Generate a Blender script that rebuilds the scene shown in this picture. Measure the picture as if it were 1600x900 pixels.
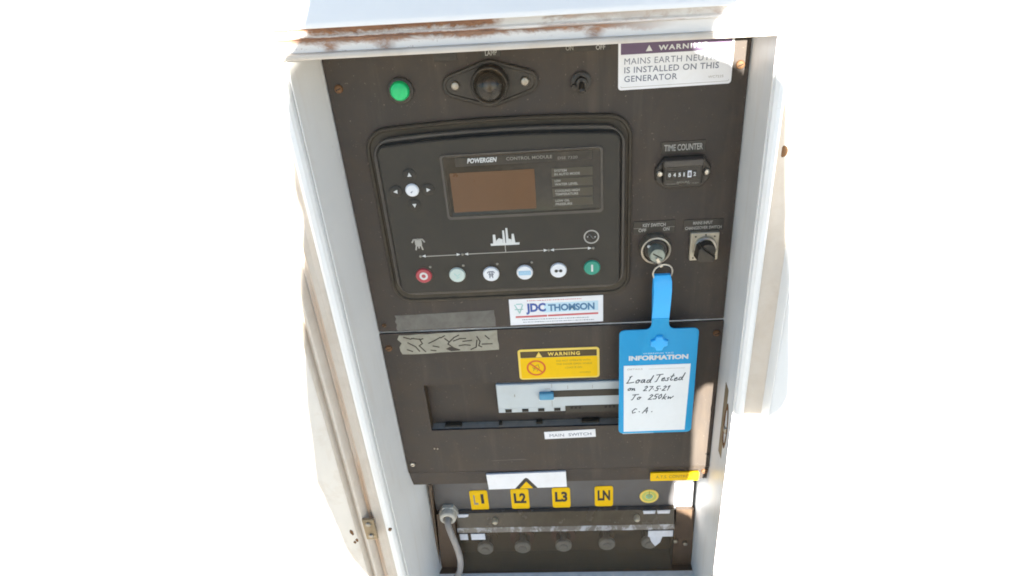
import bpy, bmesh, math, random
from mathutils import Vector, Matrix
random.seed(4)
R = math.radians
scene = bpy.context.scene
col = scene.collection
for o in list(bpy.data.objects): bpy.data.objects.remove(o)

# ------------------------------------------------------------------ camera, sky, sun, exposure
SUN_EL, SUN_AZ = 13.0, 3.0                      # low sun straight behind the photographer
cam = bpy.data.cameras.new('camera'); cam.sensor_width = 36; cam.lens = 1050/1600*36
cam.clip_start = 0.01; cam.clip_end = 3000
co = bpy.data.objects.new('camera', cam); col.objects.link(co)
right, up, fwd = Vector((.996445, .039439, -.07444)), Vector((.044005, .509823, .859153)), Vector((-.071835, .859375, -.506275))
co.matrix_world = Matrix((( right.x, up.x, -fwd.x, .016522), (right.y, up.y, -fwd.y, -.644907), (right.z, up.z, -fwd.z, .434448), (0, 0, 0, 1)))
scene.camera = co

world = bpy.data.worlds.new('World'); scene.world = world; world.use_nodes = True
wn = world.node_tree
sky = wn.nodes.new('ShaderNodeTexSky'); sky.sky_type = 'NISHITA'; sky.sun_disc = False
sky.sun_elevation = R(SUN_EL); sky.sun_rotation = R(180 - SUN_AZ)
sky.air_density = 1.0; sky.dust_density = .1; sky.ozone_density = 2.8
wn.links.new(sky.outputs[0], wn.nodes['Background'].inputs[0]); wn.nodes['Background'].inputs[1].default_value = .05

sl = bpy.data.lights.new('sun', 'SUN'); sl.energy = 5.0; sl.angle = R(.5); sl.color = (1, .97, .91)
so = bpy.data.objects.new('sun', sl); col.objects.link(so); so.rotation_euler = (R(90 - SUN_EL), 0, R(SUN_AZ)); so.location = (0, -3, 2)

scene.view_settings.view_transform = 'Standard'; scene.view_settings.look = 'None'
scene.view_settings.exposure = 2.6; scene.view_settings.gamma = 1
scene.render.engine = 'CYCLES'
scene.cycles.filter_width = 1.8

# ------------------------------------------------------------------ materials
def nt(name):
    m = bpy.data.materials.new(name); m.use_nodes = True
    return m, m.node_tree, m.node_tree.nodes['Principled BSDF']
def noise(t, scale, detail=6, rough=.6, dist=0.0, vec=None):
    n = t.nodes.new('ShaderNodeTexNoise'); n.inputs['Scale'].default_value = scale; n.inputs['Detail'].default_value = detail
    n.inputs['Roughness'].default_value = rough; n.inputs['Distortion'].default_value = dist
    if vec: t.links.new(vec, n.inputs['Vector'])
    return n.outputs['Fac']
def ramp(t, fac, a, b):
    n = t.nodes.new('ShaderNodeMapRange'); n.clamp = True
    n.inputs['From Min'].default_value = a; n.inputs['From Max'].default_value = b
    t.links.new(fac, n.inputs['Value']); return n.outputs['Result']
def mth(t, op, a, b=None, clamp=False):
    n = t.nodes.new('ShaderNodeMath'); n.operation = op; n.use_clamp = clamp
    for i, v in enumerate((a, b)):
        if v is None: continue
        if isinstance(v, (int, float)): n.inputs[i].default_value = v
        else: t.links.new(v, n.inputs[i])
    return n.outputs[0]
def mix(t, fac, a, b):
    n = t.nodes.new('ShaderNodeMix'); n.data_type = 'RGBA'
    if isinstance(fac, (int, float)): n.inputs[0].default_value = fac
    else: t.links.new(fac, n.inputs[0])
    for s, v in ((6, a), (7, b)):
        if isinstance(v, tuple): n.inputs[s].default_value = (*v[:3], 1)
        else: t.links.new(v, n.inputs[s])
    return n.outputs[2]
def objco(t, sc=(1, 1, 1)):
    c = t.nodes.new('ShaderNodeTexCoord'); mp = t.nodes.new('ShaderNodeMapping'); mp.inputs['Scale'].default_value = sc
    t.links.new(c.outputs['Object'], mp.inputs['Vector']); return mp.outputs['Vector']
def bump(t, p, h, strength=.2, dist=.001):
    b = t.nodes.new('ShaderNodeBump'); b.inputs['Strength'].default_value = strength; b.inputs['Distance'].default_value = dist
    t.links.new(h, b.inputs['Height']); t.links.new(b.outputs[0], p.inputs['Normal'])

def paint(name, c, rough=.5, metal=0.0, dirt=None, amt=.5, scale=12, lo=.45, hi=.75, var=.12, bmp=.08, spec=.5, worn=False):
    """painted or moulded surface: slow colour drift, patches of dirt, fine relief"""
    m, t, p = nt(name); v = objco(t)
    d = noise(t, scale*.6, 4, .55, .3, v)
    dark = tuple(x*(1 - var) for x in c); lite = tuple(min(1, x*(1 + var)) for x in c)
    base = mix(t, ramp(t, d, .3, .7), dark, lite)
    if dirt:
        f = mth(t, 'MULTIPLY', ramp(t, noise(t, scale*2.2, 9, .68, .5, v), lo, hi), amt)
        base = mix(t, f, base, dirt)
    if worn:      # dust runs, handling smears, light specks and hairline scratches
        run = mth(t, 'MULTIPLY', ramp(t, noise(t, 30, 6, .62, .3, objco(t, (1, 1, .09))), .55, .8), .35)
        base = mix(t, run, base, (.15, .12, .09))
        spk = mth(t, 'MULTIPLY', ramp(t, noise(t, 420, 3, .5, 0, v), .69, .74), .45)
        base = mix(t, spk, base, (.24, .2, .16))
        hair = mth(t, 'MULTIPLY', ramp(t, noise(t, 90, 2, .4, 1.2, objco(t, (.06, 1, 1))), .735, .75), .3)
        base = mix(t, hair, base, (.22, .19, .16))
    t.links.new(base, p.inputs['Base Color'])
    fine = noise(t, 900, 3, .6, 0, v)
    r = mth(t, 'ADD', ramp(t, noise(t, scale*3, 6, .6, 0, v), 0, 1), 0)
    t.links.new(mth(t, 'MULTIPLY_ADD', r, .22), p.inputs['Roughness'])
    n = t.nodes[-1] if False else p.inputs['Roughness'].links[0].from_node
    n.inputs[2].default_value = rough - .11
    p.inputs['Metallic'].default_value = metal; p.inputs['Specular IOR Level'].default_value = spec
    if bmp: bump(t, p, fine, bmp, .0004)
    return m
def flat(name, c, rough=.5, metal=0.0, spec=.5):
    return paint(name, c, rough, metal, None, 0, 30, var=.05, bmp=.03, spec=spec)

GREY = (.065, .0545, .047)
M = {}
M['panel'] = paint('panel_paint', GREY, .48, dirt=(.088, .063, .043), amt=.55, scale=7, lo=.42, hi=.78, var=.1, bmp=.14, spec=.16, worn=True)
M['module'] = paint('module_face', (.054, .048, .04), .5, dirt=(.075, .06, .042), amt=.25, scale=14, var=.05, bmp=.1, spec=.16)
M['rubber'] = paint('gasket', (.04, .03, .018), .6, dirt=(.07, .052, .03), amt=.6, scale=16, lo=.4, hi=.8)
M['rim'] = paint('module_rim', (.07, .06, .05), .42, dirt=(.12, .1, .07), amt=.4, scale=20)
M['recess'] = paint('recess_brown', (.07, .047, .027), .6, dirt=(.1, .07, .045), amt=.5, scale=20, spec=.2)
M['trim'] = paint('trim_dusty', (.3, .265, .22), .8, dirt=(.2, .165, .125), amt=.5, scale=30)
M['black'] = paint('black_plastic', (.03, .024, .017), .42, dirt=(.09, .068, .045), amt=.4, scale=18)
M['blackgloss'] = paint('black_gloss', (.024, .018, .011), .22, dirt=(.06, .045, .03), amt=.3, scale=18, bmp=.02)
M['lcd'] = paint('lcd', (.13, .06, .024), .3, dirt=(.08, .05, .024), amt=.3, scale=5, lo=.3, hi=.8, bmp=.0)
M['annun'] = flat('annunciator', (.066, .055, .036), .45)
M['ink'] = flat('print_white', (.62, .62, .6), .6)
M['inkdim'] = flat('print_faded', (.24, .22, .18), .6)
M['inkwarm'] = flat('print_grey', (.36, .34, .3), .6)
M['inkblack'] = flat('print_black', (.03, .026, .02), .6)
M['inkgrey'] = flat('print_slate', (.17, .18, .23), .6)
M['penink'] = flat('pen_ink', (.05, .06, .075), .6)
M['sticker'] = paint('sticker_white', (.78, .78, .8), .35, dirt=(.6, .57, .52), amt=.25, scale=25, bmp=.03, var=.03)
M['violet'] = flat('sticker_violet', (.115, .07, .13), .4)
M['navy'] = flat('logo_navy', (.055, .1, .34), .4)
M['teal'] = flat('logo_teal', (.07, .18, .33), .4)
M['skyprint'] = flat('logo_pale', (.5, .68, .78), .4)
M['mint'] = flat('logo_mint', (.33, .55, .52), .4)
M['redprint'] = flat('logo_red', (.56, .12, .12), .4)
M['yellow'] = paint('sticker_yellow', (.82, .5, .006), .5, dirt=(.6, .36, .02), amt=.25, scale=40, var=.04, bmp=.03, spec=.15)
M['yellowpale'] = flat('sticker_yellow_edge', (.78, .56, .1), .4)
M['brownband'] = flat('sticker_band', (.065, .04, .008), .45)
M['olive'] = flat('small_print', (.34, .22, .01), .6)
M['orange'] = flat('prohibition_red', (.6, .11, .008), .4)
M['green'] = flat('green_lens', (.01, .5, .16), .3)
M['redbtn'] = flat('button_red', (.42, .06, .07), .35)
M['greenbtn'] = flat('button_green', (.03, .27, .19), .35)
M['whitebtn'] = flat('button_white', (.72, .73, .75), .35)
M['greenish'] = flat('button_grey_green', (.52, .6, .55), .35)
M['bluebtn'] = flat('button_blue_print', (.3, .5, .66), .4)
M['tagblue'] = paint('tag_blue', (.014, .31, .6), .42, dirt=(.02, .28, .5), amt=.3, scale=18, var=.05, bmp=.02, spec=.3)
M['tagstar'] = flat('tag_blue_bright', (.03, .42, .86), .32)
M['card'] = paint('card', (.74, .76, .77), .6, dirt=(.6, .6, .6), amt=.2, scale=30, var=.02)
M['steel'] = paint('steel', (.55, .52, .46), .32, 1.0, dirt=(.3, .24, .17), amt=.4, scale=60)
M['dullsteel'] = paint('dull_steel', (.4, .36, .3), .42, .85, dirt=(.2, .16, .1), amt=.5, scale=40)
M['lockbarrel'] = paint('lock_barrel', (.27, .31, .28), .4, .6, dirt=(.18, .16, .12), amt=.5, scale=80)
M['brassy'] = paint('selector_plate', (.46, .42, .33), .4, .55, dirt=(.3, .25, .17), amt=.4, scale=40)
M['rustscrew'] = paint('rusty_screw', (.17, .085, .035), .75, .2, dirt=(.07, .03, .015), amt=.6, scale=150)
M['tape1'] = paint('tape_residue', (.16, .15, .13), .75, dirt=(.1, .09, .075), amt=.8, scale=26, lo=.4, hi=.7, bmp=.3)
M['tape2'] = paint('masking_tape', (.33, .31, .245), .75, dirt=(.21, .185, .14), amt=.7, scale=26, lo=.42, hi=.7, bmp=.3)
M['breaker'] = paint('breaker_case', (.5, .54, .55), .45, dirt=(.4, .4, .36), amt=.3, scale=20, var=.03)
M['breakerdark'] = paint('breaker_slot', (.062, .054, .042), .6, spec=.2)
M['handle'] = flat('breaker_handle', (.07, .27, .43), .5)
M['term'] = paint('terminal_panel', (.1, .095, .095), .45, dirt=(.09, .07, .05), amt=.4, scale=12)
M['termdark'] = paint('terminal_recess', (.1, .063, .038), .5, dirt=(.14, .095, .06), amt=.5, scale=9)
M['gland'] = paint('cable_gland', (.6, .56, .48), .5, dirt=(.35, .3, .24), amt=.5, scale=60)
M['cable'] = paint('grey_cable', (.34, .31, .29), .55, dirt=(.24, .2, .16), amt=.4, scale=40)
M['stud'] = paint('terminal_stud', (.66, .66, .66), .5, .2, dirt=(.2, .18, .15), amt=.5, scale=60)
M['redcap'] = flat('red_insulator', (.16, .06, .05), .5)
M['shoulder'] = paint('dusty_acrylic', (.045, .032, .018), .25, dirt=(.085, .064, .04), amt=.5, scale=14)
M['covedge'] = paint('acrylic_edge_glint', (.16, .14, .12), .25, dirt=(.55, .55, .58), amt=.7, scale=26, lo=.5, hi=.62)  # pale patches here are a broken reflection put into the colour, not dirt
M['foil'] = paint('bright_label', (.66, .67, .72), .35, dirt=(.4, .38, .36), amt=.4, scale=60)
M['tan'] = paint('latch_plate', (.3, .23, .14), .6, .3, dirt=(.17, .1, .05), amt=.6, scale=40)
M['hole'] = flat('dark_hole', (.018, .014, .01), .8)
M['cream'] = paint('frame_white', (.6, .54, .47), .5, dirt=(.46, .37, .28), amt=.55, scale=9, lo=.45, hi=.75, var=.04, bmp=.12)
M['jacket'] = paint('jacket', (.3, .28, .25), .9, bmp=.3)
M['ground'] = paint('dry_ground', (.45, .42, .37), .95, dirt=(.34, .3, .25), amt=.6, scale=2)

def white_paint(name, c, rust=0.0, dirt=.3, stripes=False):
    m, t, p = nt(name); v = objco(t)
    base = mix(t, ramp(t, noise(t, 6, 5, .6, .2, v), .3, .7), tuple(x*.95 for x in c), c)
    vs = objco(t, (1, 1, .12))
    streak = mth(t, 'MULTIPLY', ramp(t, noise(t, 60, 6, .6, .2, vs), .5, .8), dirt)
    base = mix(t, streak, base, (.5, .4, .29))
    spot = ramp(t, noise(t, 95, 8, .7, .4, v), .68, .74)
    base = mix(t, mth(t, 'MULTIPLY', spot, dirt), base, (.3, .2, .12))
    t.links.new(base, p.inputs['Base Color']); p.inputs['Roughness'].default_value = .42
    bump(t, p, noise(t, 260, 3, .5, 0, v), .05, .0005)
    return m
M['white'] = white_paint('canopy_white', (.8, .8, .79))
M['wall'] = white_paint('bay_wall_white', (.76, .75, .73), dirt=.25)
M['skin'] = paint('weathered_white', (.74, .69, .62), .5, dirt=(.55, .44, .32), amt=.6, scale=8, lo=.5, hi=.75, var=.05)
M['white2'] = white_paint('canopy_white_clean', (.8, .81, .83), dirt=.03)

def stain_groove(name):
    """white rail with an orange rust stain running down its length"""
    m, t, p = nt(name)
    vs = objco(t, (1, 1, .1)); v = objco(t)
    f = mth(t, 'MULTIPLY', ramp(t, noise(t, 55, 6, .6, .3, vs), .34, .66), .8)
    c = mix(t, f, (.64, .58, .51), (.5, .3, .16))
    f2 = ramp(t, noise(t, 40, 8, .7, .4, v), .66, .76)
    c = mix(t, mth(t, 'MULTIPLY', f2, .6), c, (.3, .15, .06))
    t.links.new(c, p.inputs['Base Color']); p.inputs['Roughness'].default_value = .55
    bump(t, p, noise(t, 240, 4, .6, 0, v), .08, .0005)
    return m
M['stain'] = stain_groove('rail_rust_stain')

def rusted(name, drip):
    """white paint rusting through along a line; heavier to the left (object -x)"""
    m, t, p = nt(name); v = objco(t)
    c = t.nodes.new('ShaderNodeTexCoord'); s = t.nodes.new('ShaderNodeSeparateXYZ'); t.links.new(c.outputs['Object'], s.inputs[0])
    x = s.outputs[0]
    z = mth(t, 'ADD', s.outputs[2], mth(t, 'MULTIPLY', x, .0162))      # the header sags, follow it
    big = noise(t, 17, 6, .7, .8, objco(t, (1, 1, 2)))
    fine = noise(t, 120, 10, .75, .8, objco(t, (.45, 1, 1)))
    wob = mth(t, 'SUBTRACT', mth(t, 'ADD', mth(t, 'MULTIPLY', big, .6), mth(t, 'MULTIPLY', fine, .4)), .5)
    left = ramp(t, x, .13, -.03)
    if drip:       # band below the rust line: clean with a few drips coming down
        f = None
        for cx, w in ((-.163, .009), (-.118, .011), (.052, .012)):
            d = mth(t, 'ABSOLUTE', mth(t, 'SUBTRACT', mth(t, 'ADD', x, mth(t, 'MULTIPLY', wob, .035)), cx))
            d = mth(t, 'ADD', d, mth(t, 'MULTIPLY', z, -.55))
            k = mth(t, 'MULTIPLY', ramp(t, d, w, w*.25), ramp(t, fine, .25, .6)); f = k if f is None else mth(t, 'MAXIMUM', f, k)
        top = ramp(t, mth(t, 'ADD', z, mth(t, 'MULTIPLY', wob, .022)), .0008, .0042)
        f = mth(t, 'MAXIMUM', mth(t, 'MULTIPLY', f, .9), mth(t, 'MULTIPLY', top, .9))
        speck = mth(t, 'MULTIPLY', ramp(t, noise(t, 300, 5, .6, 0, v), .62, .7), .65)
        f = mth(t, 'MAXIMUM', mth(t, 'MULTIPLY', f, ramp(t, x, .12, .06)), mth(t, 'MULTIPLY', speck, ramp(t, x, .06, -.1)))
    else:          # band above: rust creeping down from under the panel edge, a rust line along the ridge
        up = ramp(t, mth(t, 'ADD', z, mth(t, 'MULTIPLY', wob, .03)), -.0034, .0004)
        line = ramp(t, mth(t, 'ADD', z, mth(t, 'MULTIPLY', wob, .006)), -.0036, -.0046)
        f = mth(t, 'MAXIMUM', mth(t, 'MULTIPLY', up, .95), mth(t, 'MULTIPLY', line, .95))
        bare = mth(t, 'MULTIPLY', ramp(t, mth(t, 'ABSOLUTE', mth(t, 'SUBTRACT', mth(t, 'ADD', x, mth(t, 'MULTIPLY', wob, .05)), -.005)), .022, .014), ramp(t, z, .0052, .0036))
        f = mth(t, 'MULTIPLY', f, mth(t, 'SUBTRACT', 1, mth(t, 'MULTIPLY', bare, .9)))
        f = mth(t, 'MULTIPLY', f, mth(t, 'MAXIMUM', left, mth(t, 'MULTIPLY', ramp(t, fine, .45, .7), .55)))
    f = mth(t, 'MULTIPLY', f, mth(t, 'MULTIPLY', ramp(t, x, -.26, -.2), ramp(t, x, .24, .19)))
    rustc = mix(t, ramp(t, fine, .35, .65), (.1, .04, .018), (.34, .15, .065))
    c2 = mix(t, f, (.72, .69, .66), rustc)
    t.links.new(c2, p.inputs['Base Color'])
    t.links.new(mth(t, 'MULTIPLY_ADD', f, .4), p.inputs['Roughness']); p.inputs['Roughness'].links[0].from_node.inputs[2].default_value = .45
    bump(t, p, mth(t, 'ADD', mth(t, 'MULTIPLY', f, .6), fine), .35, .001)
    return m
M['rustdrip'] = rusted('header_rust_drips', True); M['rustband'] = rusted('header_rust_band', False)

m, t, p = nt('clear_cover')                    # scratched, dusty acrylic cover
p.inputs['Base Color'].default_value = (.12, .1, .075, 1); p.inputs['Roughness'].default_value = .14; p.inputs['Specular IOR Level'].default_value = .5
tr = t.nodes.new('ShaderNodeBsdfTransparent'); tr.inputs[0].default_value = (.97, .95, .92, 1)
ms = t.nodes.new('ShaderNodeMixShader'); lw = t.nodes.new('ShaderNodeLayerWeight'); lw.inputs[0].default_value = .35
t.links.new(mth(t, 'MULTIPLY_ADD', lw.outputs['Fresnel'], .55), ms.inputs[0]); ms.inputs[0].links[0].from_node.inputs[2].default_value = .06
t.links.new(tr.outputs[0], ms.inputs[1]); t.links.new(p.outputs[0], ms.inputs[2]); t.links.new(ms.outputs[0], t.nodes['Material Output'].inputs['Surface'])
bump(t, p, noise(t, 45, 4, .6, .4, objco(t)), .12, .002)
M['clear'] = m
m, t, p = nt('lens_clear'); p.inputs['Base Color'].default_value = (.15, .12, .085, 1); p.inputs['Roughness'].default_value = .08
p.inputs['Transmission Weight'].default_value = .85; p.inputs['IOR'].default_value = 1.45
M['lens'] = m

# ------------------------------------------------------------------ mesh helpers (millimetres; x right, y into the cabinet, z up)
ORG = {}
def build(name, bm, mat, parent=None, label=None, cat=None, group=None, kind=None, sharp=35, loc=None):
    bmesh.ops.remove_doubles(bm, verts=bm.verts, dist=1e-4)
    bmesh.ops.recalc_face_normals(bm, faces=bm.faces)
    me = bpy.data.meshes.new(name)
    vs = [v.co.copy() for v in bm.verts]
    if loc is None:
        lo = [min(v[i] for v in vs) for i in range(3)]; hi = [max(v[i] for v in vs) for i in range(3)]
        loc = Vector([(a + b)/2 for a, b in zip(lo, hi)])
    loc = Vector(loc)
    for v in bm.verts: v.co = (v.co - loc)/1000
    bm.to_mesh(me); bm.free()
    me.materials.append(M[mat] if isinstance(mat, str) else mat)
    me.shade_smooth()
    me.set_sharp_from_angle(angle=R(sharp))
    o = bpy.data.objects.new(name, me); col.objects.link(o)
    return finish(o, loc, parent, label, cat, group, kind)
def finish(o, loc, parent, label, cat, group, kind):
    if parent is not None:
        o.parent = parent; o.location = (Vector(loc) - ORG[parent.name])/1000
    else: o.location = Vector(loc)/1000
    ORG[o.name] = Vector(loc)
    if label: o['label'] = label
    if cat: o['category'] = cat
    if group: o['group'] = group
    if kind: o['kind'] = kind
    return o
def thing(name, loc, label, cat, group=None):
    o = bpy.data.objects.new(name, None); col.objects.link(o); o.empty_display_size = .01
    return finish(o, loc, None, label, cat, group, None)

def rr(x0, x1, z0, z1, r, n=5, arch=0):
    pts = []
    if r <= 0: r = 1e-3
    for cx, cz, a0 in ((x1-r, z0+r, -90), (x1-r, z1-r, 0), (x0+r, z1-r, 90), (x0+r, z0+r, 180)):
        for k in range(n+1):
            a = R(a0 + 90*k/n); pts.append((cx + r*math.cos(a), cz + r*math.sin(a)))
        if arch and a0 == 0:
            for k in range(1, 12):
                pts.append((x1-r + (x0+2*r-x1)*k/12, z1))
    if arch:
        xc, hw, zc = (x0+x1)/2, (x1-x0)/2, (z0+z1)/2
        pts = [(x, z + (arch*(1-((x-xc)/hw)**2) if z > zc else 0)) for x, z in pts]
    return pts
def circ(cx, cz, r, n=24, sz=1.0):
    return [(cx + r*math.cos(2*math.pi*k/n), cz + r*sz*math.sin(2*math.pi*k/n)) for k in range(n)]
def loft(bm, rings, cap0=True, cap1=True):
    """rings: [(outline, y)] with equal point counts"""
    L = [[bm.verts.new((x, y, z)) for x, z in pts] for pts, y in rings]
    n = len(L[0])
    for a, b in zip(L, L[1:]):
        for i in range(n):
            bm.faces.new((a[i], a[(i+1) % n], b[(i+1) % n], b[i]))
    if cap0: bm.faces.new(L[0])
    if cap1: bm.faces.new(L[-1])
    return bm
def prism(pts, y0, y1, bm=None):
    return loft(bm or bmesh.new(), [(pts, y0), (pts, y1)])
def plate(x0, x1, z0, z1, r, yb, yf, e=.4, arch=0, bm=None):
    """rounded plate with a softened front edge"""
    return loft(bm or bmesh.new(), [(rr(x0, x1, z0, z1, r, arch=arch), yb), (rr(x0, x1, z0, z1, r, arch=arch), yf+e), (rr(x0+e, x1-e, z0+e, z1-e, max(r-e, .05), arch=arch), yf)])
def lathe(cx, cz, prof, n=28, bm=None):
    return loft(bm or bmesh.new(), [(circ(cx, cz, max(r, .01), n), y) for r, y in prof])
def box(x0, x1, y0, y1, z0, z1, bm=None, bev=0):
    bm = bm or bmesh.new()
    c = [bm.verts.new((x, y, z)) for x in (x0, x1) for y in (y0, y1) for z in (z0, z1)]
    fs = [bm.faces.new([c[i] for i in f]) for f in ((0,1,3,2), (4,6,7,5), (0,4,5,1), (2,3,7,6), (0,2,6,4), (1,5,7,3))]
    if bev: bmesh.ops.bevel(bm, geom=list({e for f in fs for e in f.edges}), offset=bev, segments=2, affect='EDGES', profile=.5)
    return bm
def tube(path, r, n=10, bm=None, closed=False):
    bm = bm or bmesh.new(); P = [Vector(p) for p in path]; L = []
    prev = None
    for i, p in enumerate(P):
        if closed: d = P[(i+1) % len(P)] - P[i-1]
        else: d = P[min(i+1, len(P)-1)] - P[max(i-1, 0)]
        d.normalize()
        a = prev - d*prev.dot(d) if prev else d.orthogonal()
        a.normalize(); prev = a; b = d.cross(a)
        rad = r[i] if isinstance(r, (list, tuple)) else r
        L.append([bm.verts.new(p + (a*math.cos(2*math.pi*k/n) + b*math.sin(2*math.pi*k/n))*rad) for k in range(n)])
    pr = list(zip(L, L[1:])) + ([(L[-1], L[0])] if closed else [])
    for a, b in pr:
        for i in range(n): bm.faces.new((a[i], a[(i+1) % n], b[(i+1) % n], b[i]))
    if not closed: bm.faces.new(L[0]); bm.faces.new(L[-1])
    return bm
def ring(cx, cz, ro, ri, y0, y1, n=32, bm=None):
    bm = bm or bmesh.new()
    A, B = circ(cx, cz, ro, n), circ(cx, cz, ri, n)
    L = [[bm.verts.new((x, y, z)) for x, z in c] for c, y in ((A, y0), (A, y1), (B, y1), (B, y0))]
    for a, b in zip(L, L[1:] + L[:1]):
        for i in range(n): bm.faces.new((a[i], a[(i+1) % n], b[(i+1) % n], b[i]))
    return bm
def strokes(lines, w, y0, y1, bm=None):
    """flat pen strokes in the panel plane"""
    bm = bm or bmesh.new()
    for ln in lines:
        for (xa, za), (xb, zb) in zip(ln, ln[1:]):
            d = Vector((xb-xa, zb-za))
            if d.length < 1e-6: continue
            d.normalize(); nx, nz = -d.y*w/2, d.x*w/2; ex, ez = d.x*w*.3, d.y*w*.3
            prism([(xa-ex+nx, za-ez+nz), (xa-ex-nx, za-ez-nz), (xb+ex-nx, zb+ez-nz), (xb+ex+nx, zb+ez+nz)], y0, y1, bm)
    return bm
def sweep_z(prof, z0, z1, bm=None, nz=1):
    """extrude a plan profile [(x,y)] vertically"""
    bm = bm or bmesh.new()
    L = [[bm.verts.new((x, y, z0 + (z1-z0)*k/nz)) for x, y in prof] for k in range(nz+1)]
    for A, B in zip(L, L[1:]):
        for i in range(len(prof)-1): bm.faces.new((A[i], A[i+1], B[i+1], B[i]))
    return bm
def sweep_x(prof, x0, x1, sl=0.0, bm=None):
    """extrude a side profile [(y,z)] along x; the header sags by sl"""
    bm = bm or bmesh.new()
    A = [bm.verts.new((x0, y, z + sl*x0)) for y, z in prof]; B = [bm.verts.new((x1, y, z + sl*x1)) for y, z in prof]
    for i in range(len(prof)-1): bm.faces.new((A[i], A[i+1], B[i+1], B[i]))
    return bm
def solidify(bm, th):
    bmesh.ops.recalc_face_normals(bm, faces=bm.faces)
    bmesh.ops.solidify(bm, geom=list(bm.faces), thickness=th)
    return bm

def text(s, x, z, w, h, y, mat, parent, name='lettering', bold=.0, shear=0.0, rot=0.0, space=1.0):
    """printed words: lower-left corner x,z; fitted to w by h; standing a hair proud of y"""
    cu = bpy.data.curves.new('t', 'FONT'); cu.body = s; cu.size = 1; cu.resolution_u = 3; cu.offset = bold; cu.shear = shear; cu.space_character = space
    ob = bpy.data.objects.new('t', cu); col.objects.link(ob)
    me = bpy.data.meshes.new_from_object(ob.evaluated_get(bpy.context.evaluated_depsgraph_get()))
    bpy.data.objects.remove(ob); bpy.data.curves.remove(cu)
    bm = bmesh.new(); bm.from_mesh(me); bpy.data.meshes.remove(me)
    xs = [v.co.x for v in bm.verts]; ys = [v.co.y for v in bm.verts]
    a, b, c, d = min(xs), max(xs), min(ys), max(ys)
    cr, sr = math.cos(R(rot)), math.sin(R(rot))
    for v in bm.verts:
        u, q = (v.co.x-a)/(b-a)*w, (v.co.y-c)/(d-c)*h
        v.co = Vector((x + u*cr - q*sr, y - .12, z + u*sr + q*cr))
    g = bmesh.ops.extrude_face_region(bm, geom=list(bm.faces))
    for v in [e for e in g['geom'] if isinstance(e, bmesh.types.BMVert)]: v.co.y += .1
    return build(name, bm, mat, parent)
def poly(name, pts, mat, parent, y, th=.1, **k):
    return build(name, prism(pts, y - .02, y - .02 - th), mat, parent, **k)
def scratch_lines(x, z, w, h, n, y, mat, parent, name='small_print'):
    """rows too small to read: rows of short dashes"""
    bm = bmesh.new()
    for r_ in range(n):
        zz = z + h*(n-1-r_)/max(n-1, 1); xx = x + random.uniform(0, .06)*w
        end = x + w*random.uniform(.8, 1)
        while xx < end:
            l = random.uniform(.6, 2.2); box(xx, min(xx+l, end), y-.1, y-.02, zz, zz+.9, bm); xx += l + random.uniform(.5, 1.0)
    return build(name, bm, mat, parent)

# ------------------------------------------------------------------ setting
bm = bmesh.new(); box(-60000, 60000, -60000, 60000, -930, -900, bm)
build('ground', bm, 'ground', kind='structure')

# ------------------------------------------------------------------ generator housing
can = thing('generator_housing', (0, 200, -900), 'white painted generator housing with rusty header above its open control bay', 'generator housing')
LX, RX, FY = -200.0, 201.0, -72.0
ZB, ZT = -640, 326
# side walls of the bay
for s, a, b in ((-1, LX - 4.5, LX), (1, RX - 1, RX)):
    pf = [(-213.3, -50), (LX - .6, 0), (-178, 90), (-178, 110)] if s < 0 else [(a, FY), (b + s*0.5, 0), (b - 2, 45), (b - 2, 110)]
    b_ = solidify(sweep_z(pf, ZB, 345), 1.5) if s < 0 else solidify(sweep_z(pf[::-1], ZB, 345), 1.5)
    build('side_wall', b_, 'wall', can, sharp=60)
# left rail: rounded seal lip, shallow trough, stained groove, outer ridge
KL = 1.0384
def left(prof): return [(16.5 + (x-16.5)*KL, y + 22) for x, y in prof]
def rail(prof, mat, name='door_rail', z0=ZB, z1=345):
    return build(name, solidify(sweep_z(prof, z0, z1), 1.2), mat, can, sharp=25)
rail(left([(-205.5, -70), (-206.6, -76), (-209, -79), (-213, -79.6), (-216.5, -77.5), (-217.6, -73)]), 'white', 'seal_lip')
rail(left([(-217.8, -72.5), (-220, -68.5), (-226, -67.5), (-231, -69)]), 'cream', 'gutter')
rail(left([(-231.2, -69), (-233, -64.5), (-236, -63), (-239, -65)]), 'stain', 'gutter')
rail(left([(-239.2, -65), (-241, -72), (-244, -76), (-247, -75), (-248.6, -70)]), 'cream')
rail(left([(-248.8, -70), (-250.4, -66), (-253, -66.5), (-255.2, -73), (-257, -75)]), 'cream', 'gutter')
build('front_panel', box(-1500, -267.8, -52.5, -50, -880, 345, bev=.4), 'skin', can)
# right rail
rail([(199.2, -70), (200.2, -76), (203, -78.5), (206.5, -78.5), (209.4, -75.5), (210.2, -71)], 'white', 'seal_lip')
rail([(210.4, -71), (212, -67), (217, -66), (224, -66.5), (230.5, -69)], 'cream', 'gutter')
rail([(230.8, -69), (232.6, -74), (235.5, -80)], 'white')
build('front_panel', box(235.8, 1500, -80, -77.5, -880, 345, bev=.4), 'white', can)
# sill and lower front
build('sill', box(-198, 199.5, -66, 110, -484, -475, bev=1), 'white', can)
build('front_panel', box(-204, 198, -72, -69, -880, -485, bev=.4), 'white', can)
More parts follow.
